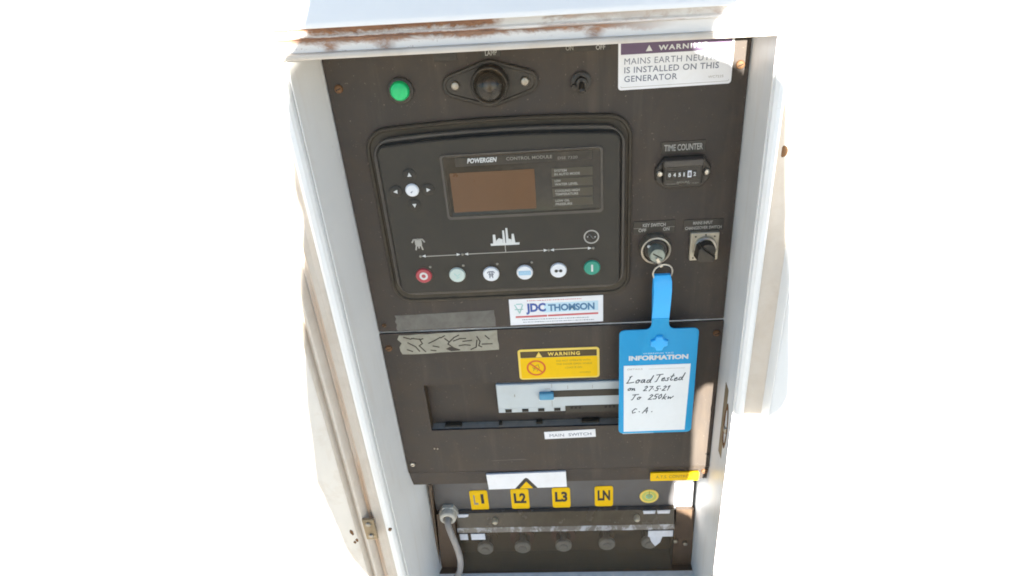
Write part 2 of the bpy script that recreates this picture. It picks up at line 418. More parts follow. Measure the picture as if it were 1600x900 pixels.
# header: lip, band with drips, rusted band, sloping panel above
SL = -.0162
hx0, hx1 = -1500, 1500
build('header_lip', solidify(sweep_x([(10, 327), (-68, 323), (-73, 323.6), (-74, 326), (-73, 328), (-69.6, 328.7)], hx0, hx1, SL), 1), 'cream', can, sharp=50)
build('header_band', solidify(sweep_x([(-69.4, 328.9), (-69.2, 333), (-69.8, 338.6)], -700, 700, SL), 1), 'rustdrip', can, loc=(0, -69, 333))
build('header_band', solidify(sweep_x([(-70, 338.8), (-72.6, 339.8), (-72.6, 341.2), (-69, 342.4), (-66, 352.5), (-60, 356)], -700, 700, SL), 1), 'rustband', can, loc=(0, -69, 345))
build('upper_panel', solidify(sweep_x([(-30, 353), (-77, 350), (-80.5, 350.8), (-81.5, 354), (28, 560), (60, 700)], hx0, hx1, SL), -1.4), 'white2', can, sharp=50)
build('roof', box(-1500, 1500, 60, 1200, 690, 700), 'white2', can)
build('back_panel', box(-1500, 1500, 1190, 1200, -880, 690), 'white2', can)
# strike plate for the door latch on the right wall
lp = build('strike_plate', box(199.0, 200.6, -70.5, -33, -168, -62, bev=.5), 'tan', can)
pts = [(-52 + 9*math.cos(a)*abs(math.cos(a))**.2, -112 + 34*math.sin(a)) for a in [2*math.pi*k/24 for k in range(24)]]
bm = bmesh.new()
A = [bm.verts.new((198.8, y, z)) for y, z in pts]; B = [bm.verts.new((197.9, -52 + (y+52)*.75, -112 + (z+112)*.86)) for y, z in pts]
C_ = [bm.verts.new((199.0, -52 + (y+52)*.6, -112 + (z+112)*.74)) for y, z in pts]
for P, Q in ((A, B), (B, C_)):
    for i in range(24): bm.faces.new((P[i], P[(i+1) % 24], Q[(i+1) % 24], Q[i]))
bm.faces.new(C_)
build('latch_slot', bm, 'rustscrew', lp)
build('screw', box(197.2, 199.4, -56, -49, -121, -113, bev=1), 'steel', lp)
# hole in the right rail and marks low down on the left rail
build('bolt_hole', lathe(216, 221, [(5.5, -66.3), (5.5, -67.4), (4, -67.6)], 18), 'rustscrew', can)
for y_, z0, z1 in ((20, -392, -356), (62, -405, -345), (40, -410, -388)):
    xw = LX - .6 + 22.6*y_/90
    build('rust_streak', loft(bmesh.new(), [([(xw - .5, z0), (xw + .5, z0), (xw + .6, z1), (xw - .4, z1)], y_ - 1.6), ([(xw - .4, z0+6), (xw + .7, z0+6), (xw + .7, z1-4), (xw - .3, z1-4)], y_ + 1.6)]), 'rustscrew', can)
hb = build('hinge_bracket', box(-254, -238.5, -57, -53.5, -289, -251, bev=1), 'tan', can)
for zz in (-258.5, -280.5): build('bolt', lathe(-246, zz, [(3.8, -56.5), (3.8, -59), (2.6, -60)], 6), 'dullsteel', hb)
for x, z, a, b in ((-273.5, -279.5, 2.6, 5.5), (-269.5, -295, 2.2, 3.4), (-219.5, -269, 2.2, 3.2), (-273, -299, 2, 3)):
    build('rust_spot', prism([(x + a*math.cos(k*.7)*random.uniform(.7, 1.2), z + b*math.sin(k*.7)*random.uniform(.7, 1.2)) for k in range(9)], -51, -58.2 if x > -225 else -52.8), 'rustscrew', can)

# ------------------------------------------------------------------ control panels
def screw(x, z, parent, mat='rustscrew', y=0, r=4.2):
    s = build('screw', lathe(x, z, [(r, y), (r, y-.8), (r*.82, y-2), (r*.4, y-2.6)], 18), mat, parent)
    build('slot', strokes([[(x-r*.5, z-r*.2), (x+r*.5, z+r*.2)]], .9, y-2.3, y-2.75), 'hole', s)
    return s
up_ = thing('upper_control_panel', (0, 0, 2), 'dark grey upper instrument panel carrying the control module', 'control panel')
build('face_plate', plate(-198, 199, 2, 340, 1.2, 3, 0, .9), 'panel', up_)
screw(-187, 284.5, up_); screw(190.5, 282.3, up_); screw(-190, 12, up_, r=2.4)
lo_ = thing('lower_control_panel', (0, 0, -254), 'dark grey lower panel with the breaker opening and bent bottom edge', 'control panel')
# lower plate with the breaker opening
def opening_plate():
    bm = bmesh.new(); X = [-198, -156.5, 96, 199.5]; Z = [-227, -153, -79, -1]
    V = {}
    for i, x in enumerate(X):
        for j, z in enumerate(Z): V[i, j] = (bm.verts.new((x, 0, z)), bm.verts.new((x, 3, z)))
    for i in range(3):
        for j in range(3):
            if (i, j) == (1, 1): continue
            for k in (0, 1): bm.faces.new((V[i, j][k], V[i+1, j][k], V[i+1, j+1][k], V[i, j+1][k]))
    loop = [(i, 0) for i in range(4)] + [(3, 1), (3, 2)] + [(i, 3) for i in (3, 2, 1, 0)] + [(0, 2), (0, 1)]
    for lp_ in (loop, [(1, 1), (2, 1), (2, 2), (1, 2)]):
        for a, b in zip(lp_, lp_[1:] + lp_[:1]): bm.faces.new((V[a][0], V[b][0], V[b][1], V[a][1]))
    return bm
build('face_plate', opening_plate(), 'panel', lo_)
bm = bmesh.new()
for x in (-198, 200.5):
    pass
A = [bm.verts.new((x, y, z)) for y, z in ((-.2, -227.3), (0.6, -229), (8, -258)) for x in (-197.5, 200)]
bm.faces.new((A[0], A[1], A[3], A[2])); bm.faces.new((A[2], A[3], A[5], A[4])); solidify(bm, 1.6)
build('bottom_flange', bm, 'panel', lo_)
build('breaker_recess', box(-158.4, 97.9, 14, 16, -155, -77), 'panel', lo_)
for x0, x1, z0, z1, mt_ in ((-158.4, -156.6, -155, -77, 'recess'), (96.1, 97.9, -155, -77, 'recess'), (-156.5, 96, -155, -153.1, 'trim'), (-156.5, 96, -78.9, -77, 'recess')):
    build('recess_side', box(x0, x1, 2.9, 14, z0, z1), mt_, lo_)
for x0, x1 in ((-140, -118), (-70, -66), (-22, -14), (36, 58)):
    build('spacer_clip', box(x0, x1, 6, 13.8, -153.2, -150.5, bev=.8), 'rubber', lo_)
screw(-190, -21, lo_); screw(192.5, -17, lo_); screw(-190, -211, lo_, 'steel', r=3.6); screw(195, -239, lo_, 'rustscrew', y=3, r=4.6)
build('bolt_hole', loft(bmesh.new(), [(circ(196, -206, 2.9, 16, .8), .5), (circ(196, -206, 2.9, 16, .8), -.15)]), 'hole', lo_)
for x, z in ((-157, -184), (-153, -184.5)): build('rivet', lathe(x, z, [(1, 0), (1, -.7)], 10), 'dullsteel', lo_)

# ------------------------------------------------------------------ instruments on the upper panel
il = thing('indicator_light', (-127, 0, 279), 'round bright green pilot lamp at the upper left of the panel', 'indicator light')
build('bezel', lathe(-127.4, 279.5, [(12.5, 0), (12.5, -2.5), (10.6, -3.6), (9.6, -3.6)]), 'black', il)
build('lens', lathe(-127.4, 280, [(9.3, -3), (9.3, -6), (8, -8.4), (5, -9.8), (1.5, -10.3)]), 'green', il)

lm = thing('panel_lamp', (-41, 0, 279), 'black diamond shaped panel lamp with round glass lens and two screws', 'lamp')
def diamond(g=0.0):
    pts = []
    cx, cz = -41.2, 280.5
    for px, pz, r, a0, a1 in ((42-8, 0, 10-g, -66, 66), (0, 0, 20.5-g, 66, 114), (-(42-8), 0, 10-g, 114, 246), (0, 0, 20.5-g, 246, 294)):
        for k in range(9):
            a = R(a0 + (a1-a0)*k/8); pts.append((cx + px + r*math.cos(a), cz + pz + r*math.sin(a)))
    return pts
build('flange', loft(bmesh.new(), [(diamond(-1.5), 0), (diamond(-1.5), -2.4), (diamond(-.5), -3.2), (diamond(1.4), -3.2), (diamond(2.2), -2.2)]), 'black', lm)
build('collar', lathe(-41.2, 280.5, [(18, -2), (17.8, -9), (17, -10.5), (15.8, -10.5), (15.5, -6)]), 'black', lm)
build('reflector', lathe(-41.2, 280.5, [(14, -5), (13.8, -6.2), (6, -4.6), (.5, -4.4)]), 'blackgloss', lm)
build('lens', lathe(-41.2, 280.5, [(15.4, -6.5), (15.4, -12), (14.2, -17.5), (10.8, -22.4), (5.8, -25), (1, -25.8)]), 'lens', lm)
build('bulb', lathe(-41.2, 280.5, [(4.2, -4.4), (4.2, -9), (2.5, -11), (.5, -11.6)]), 'steel', lm)
for x in (-74.2, -8.2):
    s = build('screw', lathe(x, 281, [(4.4, -2), (4.4, -3.4), (3.3, -5.2), (1.2, -6)], 18), 'dullsteel', lm)
sl_ = build('name_strip', plate(-47, -29, 304, 314, .6, 0, -.5, .2), 'black', lm); text('LAMP', -43.5, 305.8, 11, 4.6, -.5, 'inkwarm', sl_, bold=.02)
build('name_strip', plate(-92, -70, 303.5, 314, .6, 0, -.5, .2), 'black', lm)

tg = thing('toggle_switch', (44, 0, 275), 'small black toggle switch under an OFF marking', 'switch')
build('nut', lathe(44.5, 276.5, [(9.5, 0), (9.5, -2.2), (7.2, -3.4), (5.6, -3.4), (5.2, -1.6)], 20), 'black', tg)
build('boss', lathe(44.5, 276.5, [(5, -1), (5, -7.5), (3.8, -8)], 16), 'black', tg)
build('lever', tube([(44.5, -6, 276.5), (44.4, -11, 274), (44.2, -15.5, 271), (44.2, -16.8, 270)], [2.4, 3, 3.8, 2.8], 12), 'black', tg)
build('lever_tip', loft(bmesh.new(), [(circ(37.5, 273, 2.6, 10), -1), (circ(37.5, 273, 2.4, 10), -6)]), 'black', tg)
ns = build('name_strip', plate(26, 72, 303.6, 314, .6, 0, -.5, .2), 'black', tg)
text('ON', 31, 305.4, 7, 4.2, -.5, 'inkdim', ns, bold=.02); text('OFF', 58.5, 304.2, 8.6, 4.4, -.5, 'inkwarm', ns, bold=.02)

# ---- warning sticker, upper right
ws = build('warning_sticker', plate(79, 183.5, 265.8, 312, 3, -.02, -.35, .12), 'sticker', label='white warning sticker with purple heading, MAINS EARTH NEUTRAL text', cat='sticker')
poly('heading_band', [(81.3, 298.2), (181.5, 297), (181.5, 309.8), (81.3, 310)], 'violet', ws, -.35)
text('WARNING', 115.5, 300.0, 44, 4.6, -.45, 'ink', ws, bold=.03, space=1.25)
poly('warning_triangle', [(104, 300), (110, 300), (107, 305.4)], 'ink', ws, -.45)
text('MAINS EARTH NEUTRAL', 84.6, 289.2, 92.5, 5.6, -.35, 'inkgrey', ws, bold=.0, rot=-.6, space=1.08)
text('IS INSTALLED ON THIS', 84.6, 281.3, 86.5, 5.6, -.35, 'inkgrey', ws, bold=.012, rot=-.5, space=1.08)
text('GENERATOR', 84.6, 273.2, 49, 5.6, -.35, 'inkgrey', ws, bold=.012, rot=-.3, space=1.08)
text('WC7225', 162, 272, 14, 2.2, -.35, 'inkwarm', ws)
strokes_b = strokes([[(82, 268.3), (180.5, 268.3)], [(82, 268.3), (81.4, 269.5)], [(180.5, 268.3), (181.3, 269.5)]], .35, -.36, -.44); build('border_line', strokes_b, 'inkwarm', ws)

# ---- control module
FYM = -14.0
k_ = (645 + FYM)/645
fx = lambda x: 16.5*(1-k_) + x*k_
fz = lambda z: 434.4*(1-k_) + z*k_
cm = thing('control_module', (-39, 0, 140), 'dark generator control module with amber screen, arrow keys and a row of six buttons', 'control module')
O = dict(x0=-171, x1=93, z0=43.5, z1=243.5, r=22)
def oring(i, y, arch=5): return (rr(O['x0']+i, O['x1']-i, O['z0']+i, O['z1']-i, max(O['r']-i, 6), 7, arch), y)
build('gasket', loft(bmesh.new(), [oring(0, 0), oring(.4, -3.2), oring(1.6, -4.2), oring(3.2, -4), oring(4.4, -2.6), oring(8, -2.2), oring(9, -2.2), oring(14, -2)]), 'rubber', cm)
F = (fx(-161.7), fx(81.6), fz(52.6), fz(224.2))
def fring(i, y, r=8, arch=5): return (rr(F[0]+i, F[1]-i, F[2]+i, F[3]-i, max(r-i, 2), 7, arch), y)
build('body', loft(bmesh.new(), [fring(-5, -1, 13), fring(-4.6, -6, 12.6), fring(-3.4, -7.6, 11.4), fring(-1.6, -7.6, 9.6), fring(-1.1, -6.5), fring(-.2, -7.5), fring(0, FYM+1.2), fring(1.2, FYM)]), 'module', cm)
rimb = bmesh.new(); 
loft(rimb, [fring(-5.3, -5.5, 13.3), fring(-5.6, -7, 13.6), fring(-4.6, -8.4, 12.6), fring(-2.6, -8.4, 10.6), fring(-1.9, -7, 9.9)], False, False)
build('rim', rimb, 'rim', cm)
# screen window
wx0, wx1, wz0, wz1 = fx(-96.6), fx(62), fz(145), fz(211.2)
win = build('display_window', loft(bmesh.new(), [(rr(wx0-2.2, wx1+2.2, wz0-3.4, wz1+1.6, 4), FYM), (rr(wx0-2, wx1+2, wz0-3, wz1+1.4, 4), FYM-1), (rr(wx0, wx1, wz0, wz1, 3), FYM-1), (rr(wx0+1.2, wx1-1.2, wz0+1.2, wz1-1.2, 2), FYM-.2)]), 'blackgloss', cm)
rm = bmesh.new(); loft(rm, [(rr(wx0-2.4, wx1+2.4, wz0-3.6, wz1+1.8, 4.2), FYM), (rr(wx0-2.2, wx1+2.2, wz0-3.2, wz1+1.5, 4), FYM-1.15), (rr(wx0-.1, wx1+.1, wz0-.1, wz1+.1, 3), FYM-1.1)], False, False)
build('window_rim', rm, 'rim', win)
yw = FYM - .2
build('lcd_screen', plate(fx(-91), fx(-4.6), fz(149.5), fz(193), 1, yw+.1, yw-.2, .2), 'lcd', win)
build('heading_strip', plate(fx(-84), fx(54), fz(199.5), fz(209), .8, yw+.1, yw-.1, .05), 'black', win)
text('POWERGEN', fx(-71.6), fz(202.6), 29.6, 5.0, yw-.1, 'ink', win, bold=.03, shear=.25)
text('CONTROL MODULE', fx(-32), fz(203.4), 45, 3.3, yw-.1, 'inkdim', win, bold=.012, rot=-.4)
text('DSE 7320', fx(19.6), fz(201.4), 19.2, 2.7, yw-.1, 'inkdim', win)
for i, (a, b) in enumerate((('SYSTEM', 'IN AUTO MODE'), ('LOW', 'WATER LEVEL'), ('COOLING HIGH', 'TEMPERATURE'), ('LOW OIL', 'PRESSURE'))):
    z1 = fz(192.2 - i*10.9); z0 = z1 - 8.8
    an = build('status_label', plate(fx(12.6), fx(54), z0, z1, .5, yw+.1, yw-.25, .1), 'annun', win)
    text(a, fx(15.4), z0 + 5.0, 2.05*len(a), 2.5, yw-.25, 'inkwarm', an, bold=.02); text(b, fx(15.4), z0 + 1.3, 2.1*len(b), 2.5, yw-.25, 'inkwarm', an, bold=.02)
# arrow keys
for (x, z, a) in ((-132, 194.1, 90), (-148.7, 176.8, 180), (-115.1, 177, 0), (-131.6, 160.7, 270)):
    x, z = fx(x), fz(z)
    bt = build('arrow_key', lathe(x, z, [(6.6, FYM), (6.4, FYM-.7), (5.6, FYM-1.2), (.5, FYM-1.4)], 20), 'module', cm)
    poly('arrow', [(x + 2.6*math.cos(R(a + d)), z + 2.6*math.sin(R(a + d))) for d in (0, 125, 235)], 'ink', bt, FYM-1.3)
bt = build('select_button', lathe(fx(-131.9), fz(177.2), [(7, FYM), (6.6, FYM-1), (5.6, FYM-1.9), (.5, FYM-2.2)], 24), 'whitebtn', cm)
poly('tick', [(fx(-133.6), fz(175.8)), (fx(-132.4), fz(174.6)), (fx(-130.6), fz(177.6)), (fx(-132.4), fz(176.4))], 'inkgrey', bt, FYM-2.2)
# row of six buttons
BX = (-133.9, -96.6, -59, -21.8, 15.2, 51.8); BZ = (76, 74.9, 74.2, 74.2, 74.9, 76.4)
for i, (x, z, mt) in enumerate(zip(BX, BZ, ('redbtn', 'greenish', 'whitebtn', 'whitebtn', 'whitebtn', 'greenbtn'))):
    x, z = fx(x), fz(z); y = FYM - 2.2
    b = build('push_button', loft(bmesh.new(), [(circ(x, z, 8.9, 28), FYM), (circ(x, z, 8.7, 28), FYM-1.2), (circ(x, z, 7.9, 28), y), (circ(x, z, .4, 28), y-.05)]), mt, cm,
              label=('red stop button with pale O', 'pale green button', 'white button with dark tower symbol', 'white button with pale blue print', 'white button with two dark dots', 'green start button with white I')[i])
    build('collar', ring(x, z, 10.6, 9, FYM+.1, FYM-.5, 28), 'black', b)
    yy = y - .06
    if i == 0:
        build('icon', ring(x, z, 4.6, 2.3, yy, yy-.12, 20), 'ink', b); build('icon', ring(x, z, 2.2, .1, yy, yy-.1, 12), 'redbtn', b)
    if i == 1: build('icon', strokes([[(x-3, z+2.4), (x, z-1), (x+3, z+1.6)], [(x-1, z-3.4), (x+2.4, z-2)]], .8, yy, yy-.1), 'mint', b)
    if i == 2: build('icon', strokes([[(x-3.8, z+2), (x-2.4, z+3.6), (x+2.4, z+3.6), (x+3.8, z+2)], [(x-1.2, z+3), (x-1.6, z-4)], [(x+1.2, z+3), (x+1.6, z-4)], [(x-2.6, z+.4), (x+2.6, z+.4)], [(x-1.4, z-1.6), (x+1.4, z-1.6)]], 1.1, yy, yy-.1), 'inkgrey', b)
    if i == 3: build('icon', plate(x-6.6, x+6.6, z-2.6, z+2.6, .6, yy, yy-.12, .05), 'bluebtn', b); text('AUTO', x-5.2, z-1.4, 10.4, 2.8, yy-.12, 'skyprint', b)
    if i == 4:
        for dx in (-2.4, 2.4): build('icon', lathe(x+dx, z, [(1.9, yy), (1.9, yy-.12)], 10), 'inkblack', b)
        build('icon', strokes([[(x-2.4, z), (x+2.4, z)]], .8, yy, yy-.1), 'inkblack', b)
    if i == 5: build('icon', plate(x-1, x+1, z-4.2, z+4.2, .3, yy, yy-.12, .05), 'ink', b)
    if i < 4:
        xx, zz = fx((-125.4, -88.7, -51.3, -13.4)[i]), fz(86)
        build('status_led', lathe(xx, zz, [(1.5, FYM), (1.3, FYM-.6), (.3, FYM-.8)], 10), 'inkdim', cm)
# mimic diagram
y = FYM
def FP(pts): return [(fx(a), fz(b)) for a, b in pts]
build('flow_line', strokes([FP([(-129, 99.4), (-94, 99.5)]), FP([(-82, 99.8), (0, 99.8)]), FP([(11, 100.2), (48, 100.3)]), FP([(-40.8, 99.8), (-40.8, 112.4)])], .85, y-.02, y-.12), 'inkwarm', cm)
for ax, d in ((-130.5, -1), (-92.6, 1), (-83.6, -1), (2.2, 1), (9.6, -1), (49.6, 1)):
    build('flow_arrow', prism(FP([(ax + d*2.2, 99.9), (ax - d*1.8, 101.6), (ax - d*1.8, 98.2)]), y-.02, y-.16), 'ink', cm)
for ax in (-134.4, -88, 5.8, 53.6): build('status_led', lathe(fx(ax), fz(99.8), [(1.5, y), (1.3, y-.6), (.3, y-.8)], 10), 'inkdim', cm)
bm = bmesh.new()
for p_ in ([(-56, 108.4), (-25.4, 108.4), (-25, 111), (-56.4, 111)], [(-53.5, 111), (-50, 111), (-50.5, 121.5), (-53, 121.5)], [(-42.8, 111), (-40.2, 111), (-40.6, 126), (-42.6, 126)],
          [(-39.4, 111), (-36.6, 111), (-37, 128.6), (-39, 128.6)], [(-33.6, 111), (-29.6, 111), (-30.6, 121.5), (-32.8, 121.5)], [(-50, 111), (-43, 111), (-43, 115.5), (-47, 117.2), (-50, 114)], [(-36.6, 111), (-33.6, 111), (-33.6, 115), (-36.6, 116)]):
    prism(FP(p_), y-.02, y-.14, bm)
build('factory_symbol', bm, 'ink', cm)
bm = strokes([FP([(-141, 117), (-139, 120.4), (-129.6, 120.4), (-127.6, 117)]), FP([(-136, 120), (-136.6, 114), (-138, 108)]), FP([(-132.6, 120), (-132, 114), (-130.6, 108)]), FP([(-134.3, 121), (-134.3, 110)])], 1.5, y-.02, y-.12)
prism(FP([(-138, 114), (-138, 119.8), (-130.6, 119.8), (-130.6, 114), (-132, 112), (-136.6, 112)]), y-.02, y-.13, bm)
build('pylon_symbol', bm, 'inkwarm', cm)
build('generator_symbol', ring(fx(51.7), fz(113.3), 8, 6.6, y-.02, y-.12), 'inkwarm', cm)
build('wave_symbol', strokes([[(fx(51.7) - 4 + k*.5, fz(113.3) + 1.9*math.sin(-math.pi + 2*math.pi*k/16 + math.pi)) for k in range(17)]], 1.1, y-.02, y-.12), 'ink', cm)

# ---- hour meter
hm = thing('hour_meter', (143, 0, 181), 'black hour meter in a chamfered frame under TIME COUNTER', 'hour meter')
oct_ = lambda g, dz=0: [(125+g*.4, 165+g), (161.5-g*.4, 165+g), (170-g, 174+g*.4), (170.5-g, 186.5-g*.4), (163-g*.4, 198-g), (124.5+g*.4, 198-g), (116+g, 186.5-g*.4), (116.4+g, 174+g*.4)]
build('frame', loft(bmesh.new(), [(oct_(0), 0), (oct_(.3), -3.4), (oct_(1.4), -4.4), (oct_(4), -4.4), (oct_(5), -4)]), 'black', hm)
hb_ = build('housing', plate(123.5, 161.5, 170, 196, 2, -3, -9, 1.2), 'black', hm)
build('hood', loft(bmesh.new(), [(rr(123, 162, 190.6, 197.5, 1.2), -4), (rr(123, 162, 190.6, 197.5, 1.2), -11), (rr(124, 161, 191.4, 196.8, 1), -12)]), 'rim', hm)
wd = build('counter_window', plate(126, 159.4, 176.2, 190, .6, -8, -9.3, .2), 'blackgloss', hm)
for i, (dg, mt) in enumerate(zip('045182', ('black',)*5 + ('whitebtn',))):
    x = 129.2 + i*4.9
    w_ = build('digit_wheel', plate(x-2, x+2, 178.4, 185.4, .4, -9, -9.7, .3), 'black' if i != 4 else 'foil', wd)
    text(dg, x-1.2, 179.8, 2.4 if dg != '1' else 1.2, 4.0, -9.7, 'ink' if i != 4 else 'inkblack', w_, bold=.03)
text('HOURS', 137, 175.2 - 2.6, 12, 1.9, -9, 'inkdim', hb_, bold=.01); text('QUARTZ', 127, 170.9, 12, 1.7, -9, 'inkdim', hb_); text('DC 10-80V', 147, 170.9, 11.4, 1.7, -9, 'inkdim', hb_)
for x, z in ((120.4, 182), (166.2, 181.4)): build('screw', lathe(x, z, [(3.2, -4), (3.2, -5.6), (2.2, -6.8), (.6, -7.2)], 16), 'steel', hm)
tl = build('name_plate', plate(121.5, 164.5, 200.6, 213, .8, -.02, -.7, .25), 'black', label='black engraved TIME COUNTER plate above the hour meter', cat='name plate')
text('TIME COUNTER', 124.4, 203.4, 37.4, 6.6, -.7, 'inkwarm', tl, bold=.02)

# ---- key switch
ks = thing('key_switch', (119, 0, 98), 'round steel key switch with the key in it, left of the selector', 'key switch')
KX, KZ = 118.6, 98.2
build('bezel_ring', lathe(KX, KZ, [(16.5, 0), (16.4, -8), (15.6, -10.5), (14.2, -11), (13.2, -10.4), (12.8, -6)], 36), 'dullsteel', ks)
build('dial', lathe(KX, KZ, [(12.7, -6), (12.6, -9.4), (11.6, -10.2), (8, -10.4)], 32), 'black', ks)
build('pointer_dot', lathe(KX-7.6, KZ+5.6, [(1.7, -10), (1.7, -10.9), (.8, -11.1)], 12), 'ink', ks)
build('lock_barrel', lathe(KX, KZ, [(8.6, -9), (8.4, -20), (7.6, -22), (.5, -22.2)], 28), 'lockbarrel', ks)
build('key_slot', strokes([[(KX-4.4, KZ+2.6), (KX+4.4, KZ-2.8)]], 1.3, -22.1, -22.5), 'black', ks)
kl = build('name_plate', plate(95.5, 139, 113.6, 128.6, .8, -.02, -.7, .25), 'black', label='black engraved KEY SWITCH OFF ON plate above the key switch', cat='name plate')
text('KEY SWITCH', 105.5, 121.8, 23.6, 4.1, -.7, 'inkwarm', kl, bold=.025); text('OFF', 101, 116.2, 8.2, 4, -.7, 'inkwarm', kl, bold=.025); text('ON', 126.6, 116.6, 6.6, 4, -.7, 'inkwarm', kl, bold=.025)
build('score_line', strokes([[(96, 120.6), (104, 120.6)], [(131, 120.9), (138.5, 120.9)]], .5, -.7, -.76), 'inkdim', kl)

# key, split rings and blue tag
ky = thing('key', (119, -24, 98), 'flat steel key with split ring in the key switch above the blue tag', 'key')
build('key_bow', loft(bmesh.new(), [([(119, 97), (121.6, 92.6), (124.4, 87), (121.8, 85.4), (118.6, 90), (116.6, 95.6)], -22.4), ([(119, 97), (121.6, 92.6), (124.4, 87), (121.8, 85.4), (118.6, 90), (116.6, 95.6)], -24.2)]), 'steel', ky)
def hoop(cx, cy, cz, r, ax, n=26, tilt=0.0):
    out = []
    for k in range(n):
        a = 2*math.pi*k/n; u = Vector((math.cos(a), 0, math.sin(a)))*r
        u.rotate(Matrix.Rotation(R(ax), 3, 'Z')); u.rotate(Matrix.Rotation(R(tilt), 3, 'X')); out.append((cx+u.x, cy+u.y, cz+u.z))
    return out
build('split_ring', tube(hoop(124.2, -24.2, 79.6, 10.4, 8, tilt=8), 1.0, 8, closed=True), 'steel', ky)

tb = thing('information_tag', (123, -25, -145), 'bright blue plastic information tag with handwritten white card hanging from the key', 'tag')
def tag_outline(g=0.0):
    p_ = []
    x0, x1, z0, z1 = 79.5+g, 166.5-g, -144+g, 8-g; r = 6
    for cx, cz, a0 in ((x1-r, z0+r, -90), (x1-r, z1-r, 0)):
        for k in range(6): a = R(a0 + 18*k); p_.append((cx + r*math.cos(a), cz + r*math.sin(a)))
    sx0, sx1 = 114.6+g, 133.4-g
    for k in range(6): a = R(270 - 18*k); p_.append((sx1 + 7 + 7*math.cos(a), z1 + 7 + 7*math.sin(a)))   # fillet right of neck
    p_ += [(sx1, 22), (sx0, 22)]
    for k in range(6): a = R(0 - 18*k); p_.append((sx0 - 7 + 7*math.cos(a), z1 + 7 + 7*math.sin(a)))
    for cx, cz, a0 in ((x0+r, z1-r, 90), (x0+r, z0+r, 180)):
        for k in range(6): a = R(a0 + 18*k); p_.append((cx + r*math.cos(a), cz + r*math.sin(a)))
    return p_
TY = -25.0
build('tag_body', loft(bmesh.new(), [(tag_outline(), TY+1.4), (tag_outline(), TY+.3), (tag_outline(.4), TY)]), 'tagblue', tb)
# strap: rises from the neck, bows forward through the ring and folds down behind
path = [(TY + .7, 20), (TY - 1.5, 40), (TY - 3.5, 58), (TY - 3, 70), (TY + 0, 76.4), (TY + 3.4, 77), (TY + 5.2, 72), (TY + 5.4, 55), (TY + 4, 30), (TY + 2.4, 8)]
bm = bmesh.new(); L = []
for i, (yy, zz) in enumerate(path):
    wv = 1.2*math.sin(i*.9) if 0 < i < 9 else 0
    w2 = 9.4 if i < 4 or i > 6 else 8.6
    L.append([bm.verts.new((124 + wv*.5 + sx*w2, yy, zz)) for sx in (-1, 1)])
for a, b in zip(L, L[1:]): bm.faces.new((a[0], a[1], b[1], b[0]))
bmesh.ops.subdivide_edges(bm, edges=list(bm.edges), cuts=2, smooth=.6)
solidify(bm, 1.3); build('strap', bm, 'tagstar', tb)  # brighter blue than the tag: the extra light on the strap is painted in
star = []
for k in range(4):
    a = R(90*k + 90)
    for u, v in ((9.8, 3.4), (9.8, -3.4), (5.2, -5.2)):
        star.append((123.6 + u*math.cos(a) + v*math.sin(a), -9.5 + u*math.sin(a) - v*math.cos(a)))
star = star[::1]
build('stud_button', loft(bmesh.new(), [(star, TY), ([(123.6 + (x-123.6)*.96, -9.5 + (z+9.5)*.96) for x, z in star], TY-2.4), ([(123.6 + (x-123.6)*.8, -9.5 + (z+9.5)*.8) for x, z in star], TY-3.4)]), 'tagstar', tb)
text('INFORMATION', 90.4, -33.6, 66.4, 6.6, TY, 'ink', tb, bold=.045)
text('WARNING TAG', 106, -25.2, 34, 1.8, TY, 'skyprint', tb)
cd = build('card', prism([(84.8, -40.4), (160, -40.4), (158.6, -139.6), (85.6, -140.6)], TY-.05, TY-.45), 'card', tb)
build('card_edge', prism([(84, -141), (122, -141), (122, -145.4), (84.6, -145.8)], TY+1.9, TY+1.5), 'card', tb)
text('DETAILS', 89, -46.6, 17, 2, TY-.45, 'inkwarm', cd)
build('print_line', strokes([[(113, -46), (154, -46)]], .25, TY-.46, TY-.53), 'inkdim', cd)
